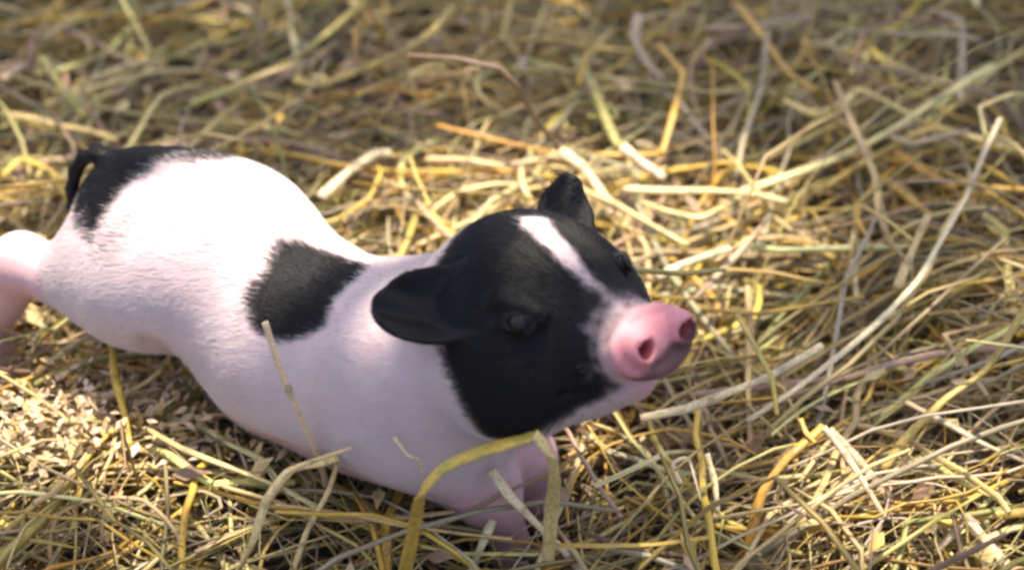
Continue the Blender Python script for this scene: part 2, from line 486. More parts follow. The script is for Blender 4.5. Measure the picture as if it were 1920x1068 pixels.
# ---- hooves: two claws on each foot
k = NT('hoof_horn'); geo = k.n('ShaderNodeTexCoord'); nz = k.noise(300, 3, geo.outputs['Object'])
k.l(k.ramp(nz.outputs[0], [(0.3, (0.34, 0.22, 0.17)), (0.7, (0.50, 0.36, 0.29))]).outputs[0], k.bsdf.inputs['Base Color']); k.set(Roughness=0.45)
M_HOOF = k.mat
def hoof_mesh():
    vs, fs = [], []
    for s in (-1, 1):
        rings = [(0.000, 0.0056, 0.0100, -0.001), (-0.006, 0.0060, 0.0112, 0.001), (-0.014, 0.0056, 0.0115, 0.004)]
        b0 = len(vs); m = 12
        for z, ry, rx, ox in rings:
            for j in range(m):
                a = 2 * math.pi * j / m; cx = math.cos(a)
                vs.append((ox + rx * (cx if cx < 0 else cx * (1.25 - 0.2 * abs(math.sin(a)))), s * 0.0058 + ry * math.sin(a) * (1 - 0.35 * max(cx, 0)), z))
        for i in range(len(rings) - 1):
            for j in range(m):
                fs.append((b0 + i * m + j, b0 + (i + 1) * m + j, b0 + (i + 1) * m + (j + 1) % m, b0 + i * m + (j + 1) % m))
        vs.append((rings[-1][3], s * 0.0058, rings[-1][0])); c0 = len(vs) - 1
        for j in range(0, m, 2):
            fs.append((b0 + 2 * m + j, c0, b0 + 2 * m + (j + 2) % m, b0 + 2 * m + (j + 1) % m))
    return np.array(vs), np.array(fs)
hv, hf = hoof_mesh(); hoof_me = mesh_from_arrays('hoof', hv, hf)
for q in ((0.060, -0.010, 0.0155), (0.0550, 0.024, 0.0155), (-0.255, -0.041, 0.0155), (-0.157, 0.036, 0.0155)):
    link('hoof', hoof_me, None if hoof_me.materials else M_HOOF, piglet, q)

# ---- coat: short hair strands lying backwards along the body
def fur(name, mask_fn, count, length, width, mat, seed, spread):
    rng = np.random.default_rng(seed)
    a, b, c, d = (PV[PF[:, i]] for i in range(4))
    area = 0.5 * np.linalg.norm(np.cross(c - a, d - b), axis=1)
    fm = mask_fn(PF)
    w = area * fm; w = w / w.sum()
    fi = rng.choice(len(PF), count, p=w)
    s, t = rng.random(count)[:, None], rng.random(count)[:, None]
    root = (a[fi] * (1 - s) + b[fi] * s) * (1 - t) + (d[fi] * (1 - s) + c[fi] * s) * t
    nrm = PN[PF[fi, 0]]
    h = to_head(root)
    back = np.tile(np.array([-1.0, 0, -0.25]), (count, 1))
    leg = (root[:, 2] < 0.065)
    back[leg] = (-0.2, 0, -1.0)
    hm = h[:, 0] > 0.0
    hd = -HX[None, :] + HUP[None, :] * 0.35 * np.clip(h[:, 2:3] / 0.03, -1, 1) + HLAT[None, :] * 0.5 * np.clip(h[:, 1:2] / 0.03, -1, 1)
    back = np.where(hm[:, None], hd, back)
    back += rng.normal(0, 0.10 * spread, (count, 3))
    tan = back - nrm * np.sum(back * nrm, 1)[:, None]
    tan /= np.linalg.norm(tan, axis=1)[:, None] + 1e-9
    L = length * rng.uniform(0.55, 1.25, count) * (1 - 0.62 * sstep(h[:, 0], 0.04, 0.07)) * np.where(np.minimum(np.abs(ear_sdf(h, -1)), np.abs(ear_sdf(h, 1))) < 0.003, 0.50, 1.0) * np.where(root[:, 0] < -0.199, 0.35, 1.0)
    lift = rng.uniform(0.07, 0.22, count)[:, None] * spread
    K = 4
    pts = np.zeros((count, K, 3))
    for i in range(K):
        q = i / (K - 1)
        pts[:, i] = root + tan * (L[:, None] * q) + nrm * (L[:, None] * (lift * q - 0.12 * q * q)) - nrm * 0.0002
    cu = bpy.data.hair_curves.new(name)
    cu.add_curves([K] * count)
    cu.attributes['position'].data.foreach_set('vector', pts.astype(np.float32).ravel())
    rad = (width * np.array([1.0, 0.9, 0.65, 0.2]))[None, :] * rng.uniform(0.8, 1.2, count)[:, None]
    if 'radius' not in cu.attributes: cu.attributes.new('radius', 'FLOAT', 'POINT')
    cu.attributes['radius'].data.foreach_set('value', rad.astype(np.float32).ravel())
    cu.materials.append(mat)
    o = bpy.data.objects.new(name, cu); COL.objects.link(o); o.parent = piglet
    tag(o, kind='stuff')
    return o

k = NT('pale_hair'); k.set(Base_Color=(0.66, 0.60, 0.575, 1), Roughness=0.5); M_PALE = k.mat
k = NT('black_hair'); k.set(Base_Color=(0.009, 0.008, 0.009, 1), Roughness=0.36); k.bsdf.inputs['Specular IOR Level'].default_value = 0.32; M_BLACKH = k.mat
_W = np.array([0.55, -0.42, 0.72]); _W /= np.linalg.norm(_W)
INNER = (ear_sdf(P_H, -1) < 0.002) & ((PN @ HM) @ _W > 0.35) & (P_H[:, 1] < -0.047)
nohair = lambda: ~INNER & (P_H[:, 0] < 0.0755) & (np.min([np.linalg.norm(P_H - (EYE[s][0]), axis=1) for s in (-1, 1)], axis=0) > 0.0065) & (PV[:, 2] > 0.017)
NH = nohair()
fur('pale_fur', lambda f: ((1 - P_BLACK) * (1 - 0.75 * P_BARE) * NH)[f[:, 0]], 120000, 0.0062, 0.00004, M_PALE, 3, 1.25)
fur('black_fur', lambda f: (P_BLACK ** 1.2 * NH)[f[:, 0]], 80000, 0.0056, 0.00007, M_BLACKH, 4, 1.5)

# stalks that stand out, each traced as a line of points in millimetres: points, width, colour, description
STALKS = [
    ([(-113,-139,150),(-108,-144,130),(-100,-146,102),(-93,-139,68),(-92,-121,32)], 4.3, 'cream', "pale cream straw stalk standing up in front of the piglet's flank"),
    ([(-51,-191,38),(-44,-205,84),(-40,-213,112),(-30,-210,124),(-14,-206,130),(6,-202,134),(12,-201,136)], 8.0, 'gold', "broad bent yellow straw blade arching across the piglet's chest"),
    ([(10,-204,138),(17,-205,128),(19,-200,108),(18,-188,78),(17,-176,25)], 7.2, 'pale', "pale yellow straw blade hanging down beside the piglet's front legs"),
    ([(-10,-159,78),(-1,-165,67),(11,-168,53),(26,-171,36),(36,-177,25)], 6.1, 'cream', 'thick cream straw stalk slanting across the front legs of the piglet'),
    ([(-9,-163,50),(-14,-169,41),(-20,-175,27)], 5.1, 'cream', "short whitish straw stub at the bottom edge below the piglet's chest"),
    ([(-131,-180,31),(-121,-182,55),(-114,-175,74),(-105,-167,84),(-92,-161,86),(-75,-157,90)], 5.0, 'pale', "pale bent stalk with a thin tip touching below the piglet's belly"),
    ([(-116,-158,58),(-104,-153,73),(-91,-151,75),(-83,-148,75),(-88,-150,57),(-99,-161,40),(-106,-176,25)], 4.3, 'pale', "doubled over pale stalk leaning under the piglet's belly"),
    ([(-115,-148,46),(-92,-154,48),(-72,-159,48),(-51,-164,47),(-25,-168,46),(0,-170,44)], 3.6, 'lime', 'long thin yellow-green stalk lying in front of the front legs'),
    ([(-221,-176,25),(-222,-163,38),(-219,-154,45),(-207,-149,49),(-191,-147,50),(-178,-148,49),(-167,-156,45),(-160,-163,38),(-157,-174,25)], 2.6, 'tan', 'thin tan stalk curled into a tall arch at the bottom left'),
    ([(-315,190,62),(-295,185,62),(-279,182,59),(-262,184,54),(-244,183,48)], 5.3, 'lime', 'pale green stalk at the left edge above the hind leg'),
    ([(-204,219,52),(-176,229,58),(-144,254,62),(-122,287,64),(-100,328,66)], 6.9, 'olive', 'long straight stalk rising to the top edge above the rump'),
    ([(-185,208,42),(-178,211,44),(-154,203,44),(-134,198,40),(-115,191,34)], 6.0, 'lime', "pale stalk bent behind the piglet's back"),
    ([(-140,241,57),(-122,234,57),(-96,249,60),(-69,270,62),(-53,295,62),(-40,332,60)], 6.2, 'olive', 'bent yellow-green stalk behind the back running up to the top edge'),
    ([(-137,246,52),(-141,277,56),(-148,313,56),(-155,366,52)], 4.6, 'tan', 'upright tan stalk behind the back reaching the top edge'),
    ([(90,151,57),(98,178,67),(107,221,72),(103,235,72),(95,268,67)], 5.0, 'gold', 'golden kinked stalk standing behind the far ear'),
    ([(51,150,58),(71,149,58),(85,150,58),(92,156,58)], 4.5, 'orange', 'short orange-yellow stalk lying behind the far ear'),
    ([(66,149,64),(76,137,62),(90,124,58)], 7.0, 'cream', 'short thick cream stalk behind the far ear with a cut end'),
    ([(42,270,56),(51,232,58),(59,190,56),(65,168,52)], 7.4, 'green', 'dull green stalk leaning down toward the far ear'),
    ([(135,118,52),(164,126,58),(200,141,64),(231,161,70),(264,188,76),(299,214,82)], 6.1, 'pale', 'long straight pale stalk slanting up to the upper right corner'),
    ([(201,208,74),(204,176,72),(209,138,69),(212,114,66),(210,81,62),(213,60,58),(221,50,52)], 5.0, 'tan', 'kinked tan stalk with a pale cut end right of the far ear'),
    ([(154,343,56),(165,291,60),(177,239,62),(191,219,62)], 6.3, 'gold', 'golden stalk at the top edge pointing down right'),
    ([(170,209,60),(187,190,62),(205,199,64),(217,213,66),(231,199,66),(251,178,64),(281,162,62),(313,150,58)], 5.6, 'lime', 'wavy pale yellow stalk running to the right edge'),
    ([(65,109,60),(90,107,60),(118,107,60),(140,107,58),(161,103,55)], 5.9, 'pale', "bright pale stalk lying straight behind the piglet's forehead"),
    ([(69,109,54),(90,95,54),(108,88,54),(121,98,54),(145,123,52)], 4.7, 'pale', "bright V-bent stalk behind the piglet's forehead"),
    ([(65,-90,52),(89,-89,58),(111,-81,62),(134,-69,64),(161,-48,66)], 5.4, 'cream', 'pale stalk just below the snout slanting up to the right'),
    ([(118,-97,56),(143,-82,64),(170,-59,70),(192,-37,74),(216,-7,78),(232,22,82),(253,61,86),(272,105,90),(285,132,94)], 4.6, 'cream', 'very long pale stalk rising steeply along the right side'),
    ([(209,8,62),(219,30,68),(233,60,74)], 5.6, 'pale', 'short pale yellow stalk leaning on the very long pale stalk'),
    ([(113,-175,24),(115,-162,40),(121,-147,54),(133,-135,64),(152,-120,72)], 5.7, 'orange', 'thick orange-brown bent stalk below right of the snout'),
    ([(149,-135,84),(158,-143,76),(166,-153,68),(176,-166,56)], 3.6, 'cream', 'thin whitish stalk falling from the tip of the orange-brown stalk'),
    ([(156,-115,66),(169,-128,58),(184,-146,46),(192,-158,36),(194,-176,24)], 5.2, 'pink', 'pinkish straight stalk running down to the bottom edge right of the orange-brown stalk'),
    ([(141,-117,74),(143,-125,72),(147,-130,70)], 3.1, 'gold', 'tiny golden splinter beside the tip of the orange-brown stalk'),
    ([(198,-167,50),(212,-168,54),(225,-166,56),(246,-166,58)], 6.6, 'gold', 'golden stalk lying flat at the lower right corner'),
    ([(214,-172,58),(222,-182,54),(233,-195,46)], 6.5, 'cream', 'wide cream stalk pointing to the lower right corner'),
    ([(199,-183,48),(211,-173,54),(219,-170,56)], 4.0, 'cream', 'short cream stalk crossing behind the wide cream stalk'),
    ([(199,-87,60),(217,-107,62),(233,-120,60),(254,-130,56)], 4.5, 'grey', 'grey-brown stalk at the right edge below the long pale stalk'),
    ([(181,-134,56),(193,-121,66),(214,-102,74),(237,-87,82),(265,-48,96)], 5.3, 'olive', 'yellow-green stalk rising to the right edge'),
    ([(240,-77,74),(251,-73,74),(265,-65,72)], 3.5, 'gold', 'golden twig ending at the right edge beside the yellow-green stalk'),
    ([(203,-119,54),(215,-140,56),(231,-151,54),(248,-164,52)], 4.6, 'lime', 'pale yellow stalk slanting down to the lower right edge'),
    ([(130,24,54),(128,-14,50),(124,-50,42),(123,-89,28)], 4.5, 'tan', 'upright tan stalk standing right of the snout'),
    ([(104,2,52),(132,-7,56),(161,-2,58),(191,6,58)], 4.3, 'gold', 'golden stalk lying right of the snout'),
    ([(99,6,56),(125,44,58),(147,84,56)], 3.9, 'pink', 'pinkish thin stalk slanting behind the snout'),
    ([(196,73,56),(189,31,60),(187,4,58)], 4.7, 'pale', 'short pale upright stalk in the dark gap right of the snout'),
    ([(134,135,52),(141,168,58),(156,219,62),(168,291,64)], 4.7, 'grey', 'thin grey stalk standing behind the bright pale stalk'),
    ([(269,81,62),(277,61,64),(274,31,60),(274,12,52)], 6.0, 'olive', 'bent olive blade at the right edge'),
    ([(230,162,54),(244,132,58),(259,110,60)], 6.4, 'orange', 'orange-yellow stalk behind the very long pale stalk'),
    ([(223,136,50),(234,106,54),(241,87,56)], 5.3, 'gold', 'golden stalk under the orange-yellow stalk on the right'),
    ([(-50,107,44),(-32,121,50),(-10,127,52),(5,125,52)], 4.1, 'pale', "bright bent stalk lying behind the piglet's head"),
    ([(5,125,66),(6,108,64),(12,92,60)], 4.4, 'pale', 'short bright stalk bent down behind the crown of the head'),
    ([(-114,121,46),(-99,138,52),(-84,156,54),(-73,159,54)], 7.7, 'cream', "thick cream stalk leaning against the piglet's back"),
    ([(-46,183,58),(-20,171,58),(0,162,58),(23,153,58)], 4.9, 'orange', 'orange straw lying behind the head'),
    ([(-52,151,54),(-29,144,58),(-6,138,58),(16,144,58)], 5.1, 'pale', 'pale straight stalk behind the head'),
    ([(29,140,66),(41,125,66),(50,105,64),(58,81,62)], 6.9, 'cream', 'thick bright stalk behind the far ear slanting down'),
    ([(39,106,62),(58,86,66),(78,64,66),(98,49,62)], 5.5, 'pale', 'bright stalk slanting down behind the far cheek'),
    ([(79,18,62),(97,27,66),(121,40,66)], 5.9, 'cream', 'thick cream stalk end sticking out behind the snout'),
    ([(-55,-141,20),(-75,-121,24),(-92,-110,26),(-109,-97,24)], 6.4, 'olive', 'olive blade lying flat under the belly'),
    ([(20,-178,48),(42,-185,54),(67,-184,54),(93,-177,52)], 5.0, 'gold', 'golden flat blade lying at the bottom edge right of the legs'),
    ([(81,-146,58),(78,-134,60),(86,-130,60),(91,-152,52)], 3.1, 'cream', 'small hooked whitish straw below the chin'),
    ([(95,-129,62),(98,-143,56),(99,-156,48)], 3.6, 'cream', 'small upright whitish splinter below the snout'),
    ([(-305,135,52),(-295,147,56),(-275,135,56),(-259,107,52)], 5.7, 'gold', 'golden bent straw at the left edge behind the rump'),
    ([(-326,239,58),(-319,246,60),(-314,256,60)], 7.5, 'pink', 'stubby pinkish straw end at the upper left edge'),
    ([(-307,273,54),(-284,229,56),(-267,203,52)], 6.8, 'olive', 'olive stalk at the upper left slanting down to the rump'),
    ([(-271,249,52),(-245,263,56),(-229,266,56)], 5.5, 'tan', 'pale tan stalk lying in the dark gap at the upper left'),
    ([(-185,-97,52),(-163,-118,56),(-136,-131,54),(-112,-138,48)], 3.9, 'tan', 'long tan stalk lying left below the belly'),
    ([(-209,-42,64),(-204,-66,62),(-195,-93,56),(-191,-108,48)], 4.3, 'gold', 'golden upright stalk under the stretched hind leg'),
    ([(-242,-168,46),(-230,-156,52),(-221,-137,52)], 3.6, 'olive', 'olive stalk at the bottom left edge'),
    ([(-242,-50,56),(-232,-39,58),(-217,-18,56)], 4.2, 'tan', 'tan stalk slanting up under the hind leg'),
    ([(-54,-166,104),(-48,-173,100),(-42,-175,98),(-41,-176,90)], 2.4, 'cream', 'thin hooked cream straw beside the broad bent yellow blade'),
    ([(284,343,52),(301,320,56),(293,270,56),(284,222,52)], 6.3, 'grey', 'pale grey upright stalk near the upper right corner'),
    ([(189,66,46),(159,71,52),(133,65,54),(114,47,52)], 3.9, 'lime', 'thin curved pale stalk in the shade right of the head'),
    ([(-11,295,56),(28,291,58),(59,279,58),(84,280,56)], 5.3, 'olive', 'yellow-green stalk lying flat near the top edge'),
    ([(86,328,56),(81,295,58),(88,259,58),(98,246,54)], 8.4, 'pink', 'crumpled pinkish-brown leaf blade near the top edge'),
    ([(129,317,52),(164,313,56),(202,328,56)], 5.7, 'grey', 'pale grey stalk lying flat near the top edge right of the leaf'),
]
# ------------------------------------------------------------------ ground
k = NT('dusty_soil'); geo = k.n('ShaderNodeTexCoord')
n1 = k.noise(9, 6, geo.outputs['Object']); n2 = k.noise(160, 5, geo.outputs['Object'])
cA = k.ramp(n1.outputs[0], [(0.3, (0.040, 0.029, 0.026)), (0.55, (0.075, 0.054, 0.050)), (0.75, (0.12, 0.088, 0.080))])
cB = k.mix(n2.outputs[0], cA.outputs[0], (0.045, 0.034, 0.030))
k.l(cB, k.bsdf.inputs['Base Color']); k.set(Roughness=0.95); k.bump(n2.outputs[0], 0.8, 0.006)
def ground_mesh():
    xs = np.concatenate([[-80, -30, -10, -4, -2], np.linspace(-1.2, 1.2, 61), [2, 4, 10, 30, 80]])
    gx, gy = np.meshgrid(xs, xs, indexing='ij'); gy = gy + 0.2
    p = np.stack([gx.ravel(), gy.ravel(), np.zeros(gx.size)], 1)
    near = (np.abs(p[:, 0]) < 1.25) & (np.abs(p[:, 1] - 0.2) < 1.25)
    p[:, 2] = (vnoise(p + 50, 11, 5) - 0.55) * 0.012 * near
    n = len(xs); i, j = np.meshgrid(np.arange(n - 1), np.arange(n - 1), indexing='ij')
    a = (i * n + j).ravel()
    return p, np.stack([a, a + n, a + n + 1, a + 1], 1)
gp, gf = ground_mesh()
tag(link('ground', mesh_from_arrays('ground', gp, gf), k.mat), kind='structure')

# ------------------------------------------------------------------ unseen tree, added to put patchy shade on the straw
k = NT('bark'); geo = k.n('ShaderNodeTexCoord'); nz = k.noise(14, 6, geo.outputs['Object'])
k.l(k.ramp(nz.outputs[0], [(0.3, (0.07, 0.05, 0.035)), (0.7, (0.17, 0.13, 0.10))]).outputs[0], k.bsdf.inputs['Base Color']); k.set(Roughness=0.9); k.bump(nz.outputs[0], 0.8, 0.02)
M_BARK = k.mat
k = NT('tree_leaf'); ca = k.attr('tint'); k.l(ca.outputs['Color'], k.bsdf.inputs['Base Color']); k.set(Roughness=0.5)
M_LEAF = k.mat

def limb_mesh(name, pts, radii, m=10):
    P = np.array(pts, float); T = np.gradient(P, axis=0); T /= np.linalg.norm(T, axis=1)[:, None]
    A = np.cross(T, [0.3, 0.9, 0.1]); A /= np.linalg.norm(A, axis=1)[:, None]; B = np.cross(A, T)
    ang = np.arange(m) * 2 * math.pi / m
    rr = np.array(radii)[:, None, None] * (1 + 0.08 * np.sin(ang * 3)[None, :, None])
    V = P[:, None] + rr * (np.cos(ang)[None, :, None] * A[:, None] + np.sin(ang)[None, :, None] * B[:, None])
    F = [(i * m + j, i * m + (j + 1) % m, (i + 1) * m + (j + 1) % m, (i + 1) * m + j) for i in range(len(P) - 1) for j in range(m)]
    return mesh_from_arrays(name, V.reshape(-1, 3), np.array(F))

tree = bpy.data.objects.new('unseen_shade_tree', None); COL.objects.link(tree)
tree.location = (1.6, 3.1, 0)
tag(tree, 'leafy tree added out of view to cast patchy shade on the straw bedding', 'tree')
TO = np.array([1.6, 3.1, 0])
link('trunk', limb_mesh('trunk', np.array([(1.6, 3.1, -0.05), (1.58, 3.08, 0.3), (1.5, 3.0, 0.9), (1.38, 2.86, 1.5), (1.2, 2.6, 2.0)]) - TO, [0.22, 0.17, 0.14, 0.125, 0.11]), M_BARK, tree)
for pts, r0 in (([(1.2, 2.6, 2.0), (0.9, 2.1, 2.15), (0.55, 1.6, 2.1), (0.2, 1.2, 2.05), (-0.2, 0.9, 2.0)], 0.085),
                ([(1.2, 2.6, 2.0), (0.7, 2.4, 2.3), (0.1, 2.0, 2.35), (-0.5, 1.7, 2.3)], 0.075),
                ([(1.3, 2.75, 1.8), (1.2, 2.1, 2.1), (1.1, 1.5, 2.1), (0.95, 1.0, 2.05)], 0.065)):
    link('limb', limb_mesh('limb', np.array(pts) - TO, np.linspace(r0, 0.015, len(pts))), M_BARK, tree)

def gap(gx, gy):
    """openings shaped into the added crown to aim sun patches: 1 where the sun comes through"""
    v = np.zeros_like(gx)
    for cx, cy, rx, ry, s in ((0.035, 0.105, 0.175, 0.105, 1.0), (-0.195, -0.075, 0.13, 0.075, 0.95), (-0.245, -0.10, 0.10, 0.055, 1.0), (0.22, -0.17, 0.09, 0.05, 0.8), (-0.11, -0.085, 0.06, 0.055, 0.5),
                              (0.13, -0.15, 0.15, 0.060, 0.6), (0.05, -0.225, 0.06, 0.04, 0.3), (0.02, -0.165, 0.06, 0.04, 0.8), (-0.30, 0.14, 0.06, 0.04, 0.8)):
        d = np.hypot((gx - cx) / rx, (gy - cy) / ry)
        v = np.maximum(v, s * (1 - sstep(d, 0.80, 1.15)))
    return v
rng = np.random.default_rng(5)
NL = 16000
G = np.stack([rng.uniform(-1.1, 1.2, NL), rng.uniform(-0.9, 1.5, NL), np.full(NL, 0.04)], 1)
sdv = np.array(SUN_DIR)
Q = G + sdv * rng.uniform(1.9, 2.6, NL)[:, None]
ok = rng.random(NL) > gap(G[:, 0], G[:, 1])  # fewer leaves above the patches meant to be sunlit
ok &= vnoise(G + 9, 7, 3) > 0.16
Q = Q[ok]; NL = len(Q)
ax = rng.normal(0, 1, (NL, 3)); ax[:, 2] -= 0.5; ax /= np.linalg.norm(ax, axis=1)[:, None]
nn = rng.normal(0, 0.55, (NL, 3)) + np.array([0, 0.2, 1.0]); nn -= ax * np.sum(ax * nn, 1)[:, None]; nn /= np.linalg.norm(nn, axis=1)[:, None]
sd_ = np.cross(nn, ax)
Ls = rng.uniform(0.045, 0.085, NL)[:, None]; Ws = Ls * rng.uniform(0.26, 0.36, NL)[:, None]
lv = np.stack([Q - ax * Ls / 2, Q - ax * Ls * 0.1 + sd_ * Ws + nn * Ls * 0.06, Q + ax * Ls / 2, Q - ax * Ls * 0.1 - sd_ * Ws + nn * Ls * 0.06], 1).reshape(-1, 3) - TO
b = np.arange(NL)[:, None] * 4
lf = np.concatenate([b + [[0, 1, 2]], b + [[0, 2, 3]]])
me = mesh_from_arrays('crown', lv, lf, smooth=False)
a = me.attributes.new('tint', 'FLOAT_COLOR', 'POINT')
gc = np.array([0.05, 0.10, 0.025]) * rng.uniform(0.6, 1.3, NL)[:, None]
a.data.foreach_set('color', np.concatenate([np.repeat(gc, 4, 0), np.ones((NL * 4, 1))], 1).astype(np.float32).ravel())
tag(link('crown', me, M_LEAF, tree), kind='stuff')

# ------------------------------------------------------------------ straw
PAL = {'gold': (0.65, 0.42, 0.075), 'pale': (0.75, 0.585, 0.27), 'cream': (0.77, 0.62, 0.38), 'lime': (0.67, 0.55, 0.21),
       'olive': (0.47, 0.365, 0.10), 'green': (0.36, 0.32, 0.10), 'tan': (0.59, 0.43, 0.20), 'pink': (0.52, 0.36, 0.24),
       'grey': (0.47, 0.38, 0.24), 'orange': (0.60, 0.33, 0.06), 'brown': (0.28, 0.18, 0.11)}
KEYS = ['gold', 'pale', 'lime', 'olive', 'tan', 'pink', 'grey', 'brown', 'green', 'orange', 'cream']

k = NT('dry_straw')
ca = k.attr('tint'); geo = k.n('ShaderNodeTexCoord')
na = k.noise(55, 4, geo.outputs['Object']); nb = k.noise(700, 3, geo.outputs['Object'])
m1 = k.mix(0.0, ca.outputs['Color'], (0.30, 0.21, 0.12))
mr = k.n('ShaderNodeMapRange'); mr.inputs[1].default_value = 0.52; mr.inputs[2].default_value = 0.75; mr.inputs[4].default_value = 0.55
k.l(na.outputs[0], mr.inputs[0]); k.l(mr.outputs[0], m1.node.inputs[0])
fa = k.attr('fibre'); nfb = k.noise(1.0, 3, fa.outputs['Vector'])
fr = k.ramp(nfb.outputs[0], [(0.30, (0.60, 0.54, 0.47)), (0.50, (1, 1, 1)), (0.72, (1.18, 1.18, 1.15))])
m1 = k.mix(1.0, m1, fr.outputs[0], 'MULTIPLY')
m2 = k.mix(0.35, m1, (0.5, 0.5, 0.5), 'OVERLAY')
cmb = k.n('ShaderNodeCombineColor')
for i in range(3): k.l(nb.outputs[0], cmb.inputs[i])
k.l(cmb.outputs[0], m2.node.inputs[7])
k.l(m2, k.bsdf.inputs['Base Color'])
k.set(Roughness=0.42, Transmission_Weight=0.0)
k.bsdf.inputs['Specular IOR Level'].default_value = 0.45
tr = k.n('ShaderNodeBsdfTranslucent'); k.l(m2, tr.inputs['Color'])
ms = k.n('ShaderNodeMixShader'); ms.inputs[0].default_value = 0.16
k.l(k.bsdf.outputs[0], ms.inputs[1]); k.l(tr.outputs[0], ms.inputs[2]); k.l(ms.outputs[0], k.out.inputs['Surface'])
M_STRAW = k.mat

def tubes(P, w, flat, roll, m=5, taper=None):
    """P (n,k,3) centre lines, w (n,) width, flat (n,) thickness ratio -> verts, faces (quads)"""
    n, K, _ = P.shape
    T = np.gradient(P, axis=1); T /= np.linalg.norm(T, axis=2)[..., None] + 1e-12
    up = np.array([0, 0, 1.0]) + 1e-3
    A = np.cross(T, up); A /= np.linalg.norm(A, axis=2)[..., None] + 1e-9
    B = np.cross(A, T)
    c, s = np.cos(roll)[:, None, None], np.sin(roll)[:, None, None]
    A, B = A * c + B * s, B * c - A * s
    ang = np.arange(m) * 2 * math.pi / m
    wk = np.repeat(w[:, None], K, 1) * 0.5
    if taper is not None: wk = wk * taper
    V = P[:, :, None, :] + wk[:, :, None, None] * (np.cos(ang)[None, None, :, None] * A[:, :, None, :] + flat[:, None, None, None] * np.sin(ang)[None, None, :, None] * B[:, :, None, :])
    i, kk, j = np.meshgrid(np.arange(n), np.arange(K - 1), np.arange(m), indexing='ij')
    b = i * K * m
    F = np.stack([b + kk * m + j, b + kk * m + (j + 1) % m, b + (kk + 1) * m + (j + 1) % m, b + (kk + 1) * m + j], -1).reshape(-1, 4)
    caps = []
    if m == 4:
        i0 = np.arange(n) * K * m
        caps = [np.stack([i0 + 3, i0 + 2, i0 + 1, i0], 1), np.stack([i0 + (K - 1) * m + q for q in range(4)], 1)]
        F = np.concatenate([F] + caps)
    return V.reshape(-1, 3), F

def tint_mesh(name, V, F, cols, m=4, K=None):
    me = mesh_from_arrays(name, V, F)
    i = np.arange(len(V)); K = K or 8
    fib = np.stack([(i % m) * 11.0 / m, ((i // m) % K) * 1.1, (i // (m * K)) * 3.7 + V[0, 0] * 91], 1)
    fa = me.attributes.new('fibre', 'FLOAT_VECTOR', 'POINT'); fa.data.foreach_set('vector', fib.astype(np.float32).ravel())
    a = me.attributes.new('tint', 'FLOAT_COLOR', 'POINT')
    a.data.foreach_set('color', np.concatenate([cols, np.ones((len(cols), 1))], 1).astype(np.float32).ravel())
    return me

PC, PS = math.cos(PIG_YAW), math.sin(PIG_YAW)
PM = np.array([[PC, -PS, 0], [PS, PC, 0], [0, 0, 1]])
def in_pig(P, margin):
    q = (P.reshape(-1, 3) - PIG_O) @ PM
    box = (q[:, 0] > -0.29) & (q[:, 0] < 0.18) & (np.abs(q[:, 1]) < 0.10) & (q[:, 2] < 0.25)
    d = np.full(len(q), 1.0)
    if box.any(): d[box] = pig_sdf(q[box])
    return (d.reshape(P.shape[:2]) < margin).any(1)

def in_view(p, pad=0.0):
    v = p - CAMPOS; z = v @ FWD; F = 70 / 36
    upv = np.array([0, math.sin(PITCH), math.cos(PITCH)])
    x = v[..., 0] / z * F; y = (v @ upv) / z * F
    return (np.abs(x) < 0.5 + pad) & (np.abs(y) < 0.278 + pad)

def bed_height(x, y):
    """thickness of the loose straw, a little deeper to the right and behind the head"""
    p = np.stack([x, y, np.zeros_like(x)], -1).reshape(-1, 3) + 30
    h = 0.036 + 0.034 * (vnoise(p, 7, 8).reshape(x.shape) - 0.5) + 0.016 * (vnoise(p, 17, 9).reshape(x.shape) - 0.5)
    h = h + 0.022 * sstep(x, 0.10, 0.30) * (1 - sstep(y, 0.35, 0.7)) + 0.006 * sstep(-y, 0.0, 0.15)
    h = h - 0.018 * np.exp(-(((x + 0.13) / 0.14) ** 2 + ((y - 0.33) / 0.11) ** 2))      # thin spot where soil shows
    return np.clip(h, 0.006, 0.1)

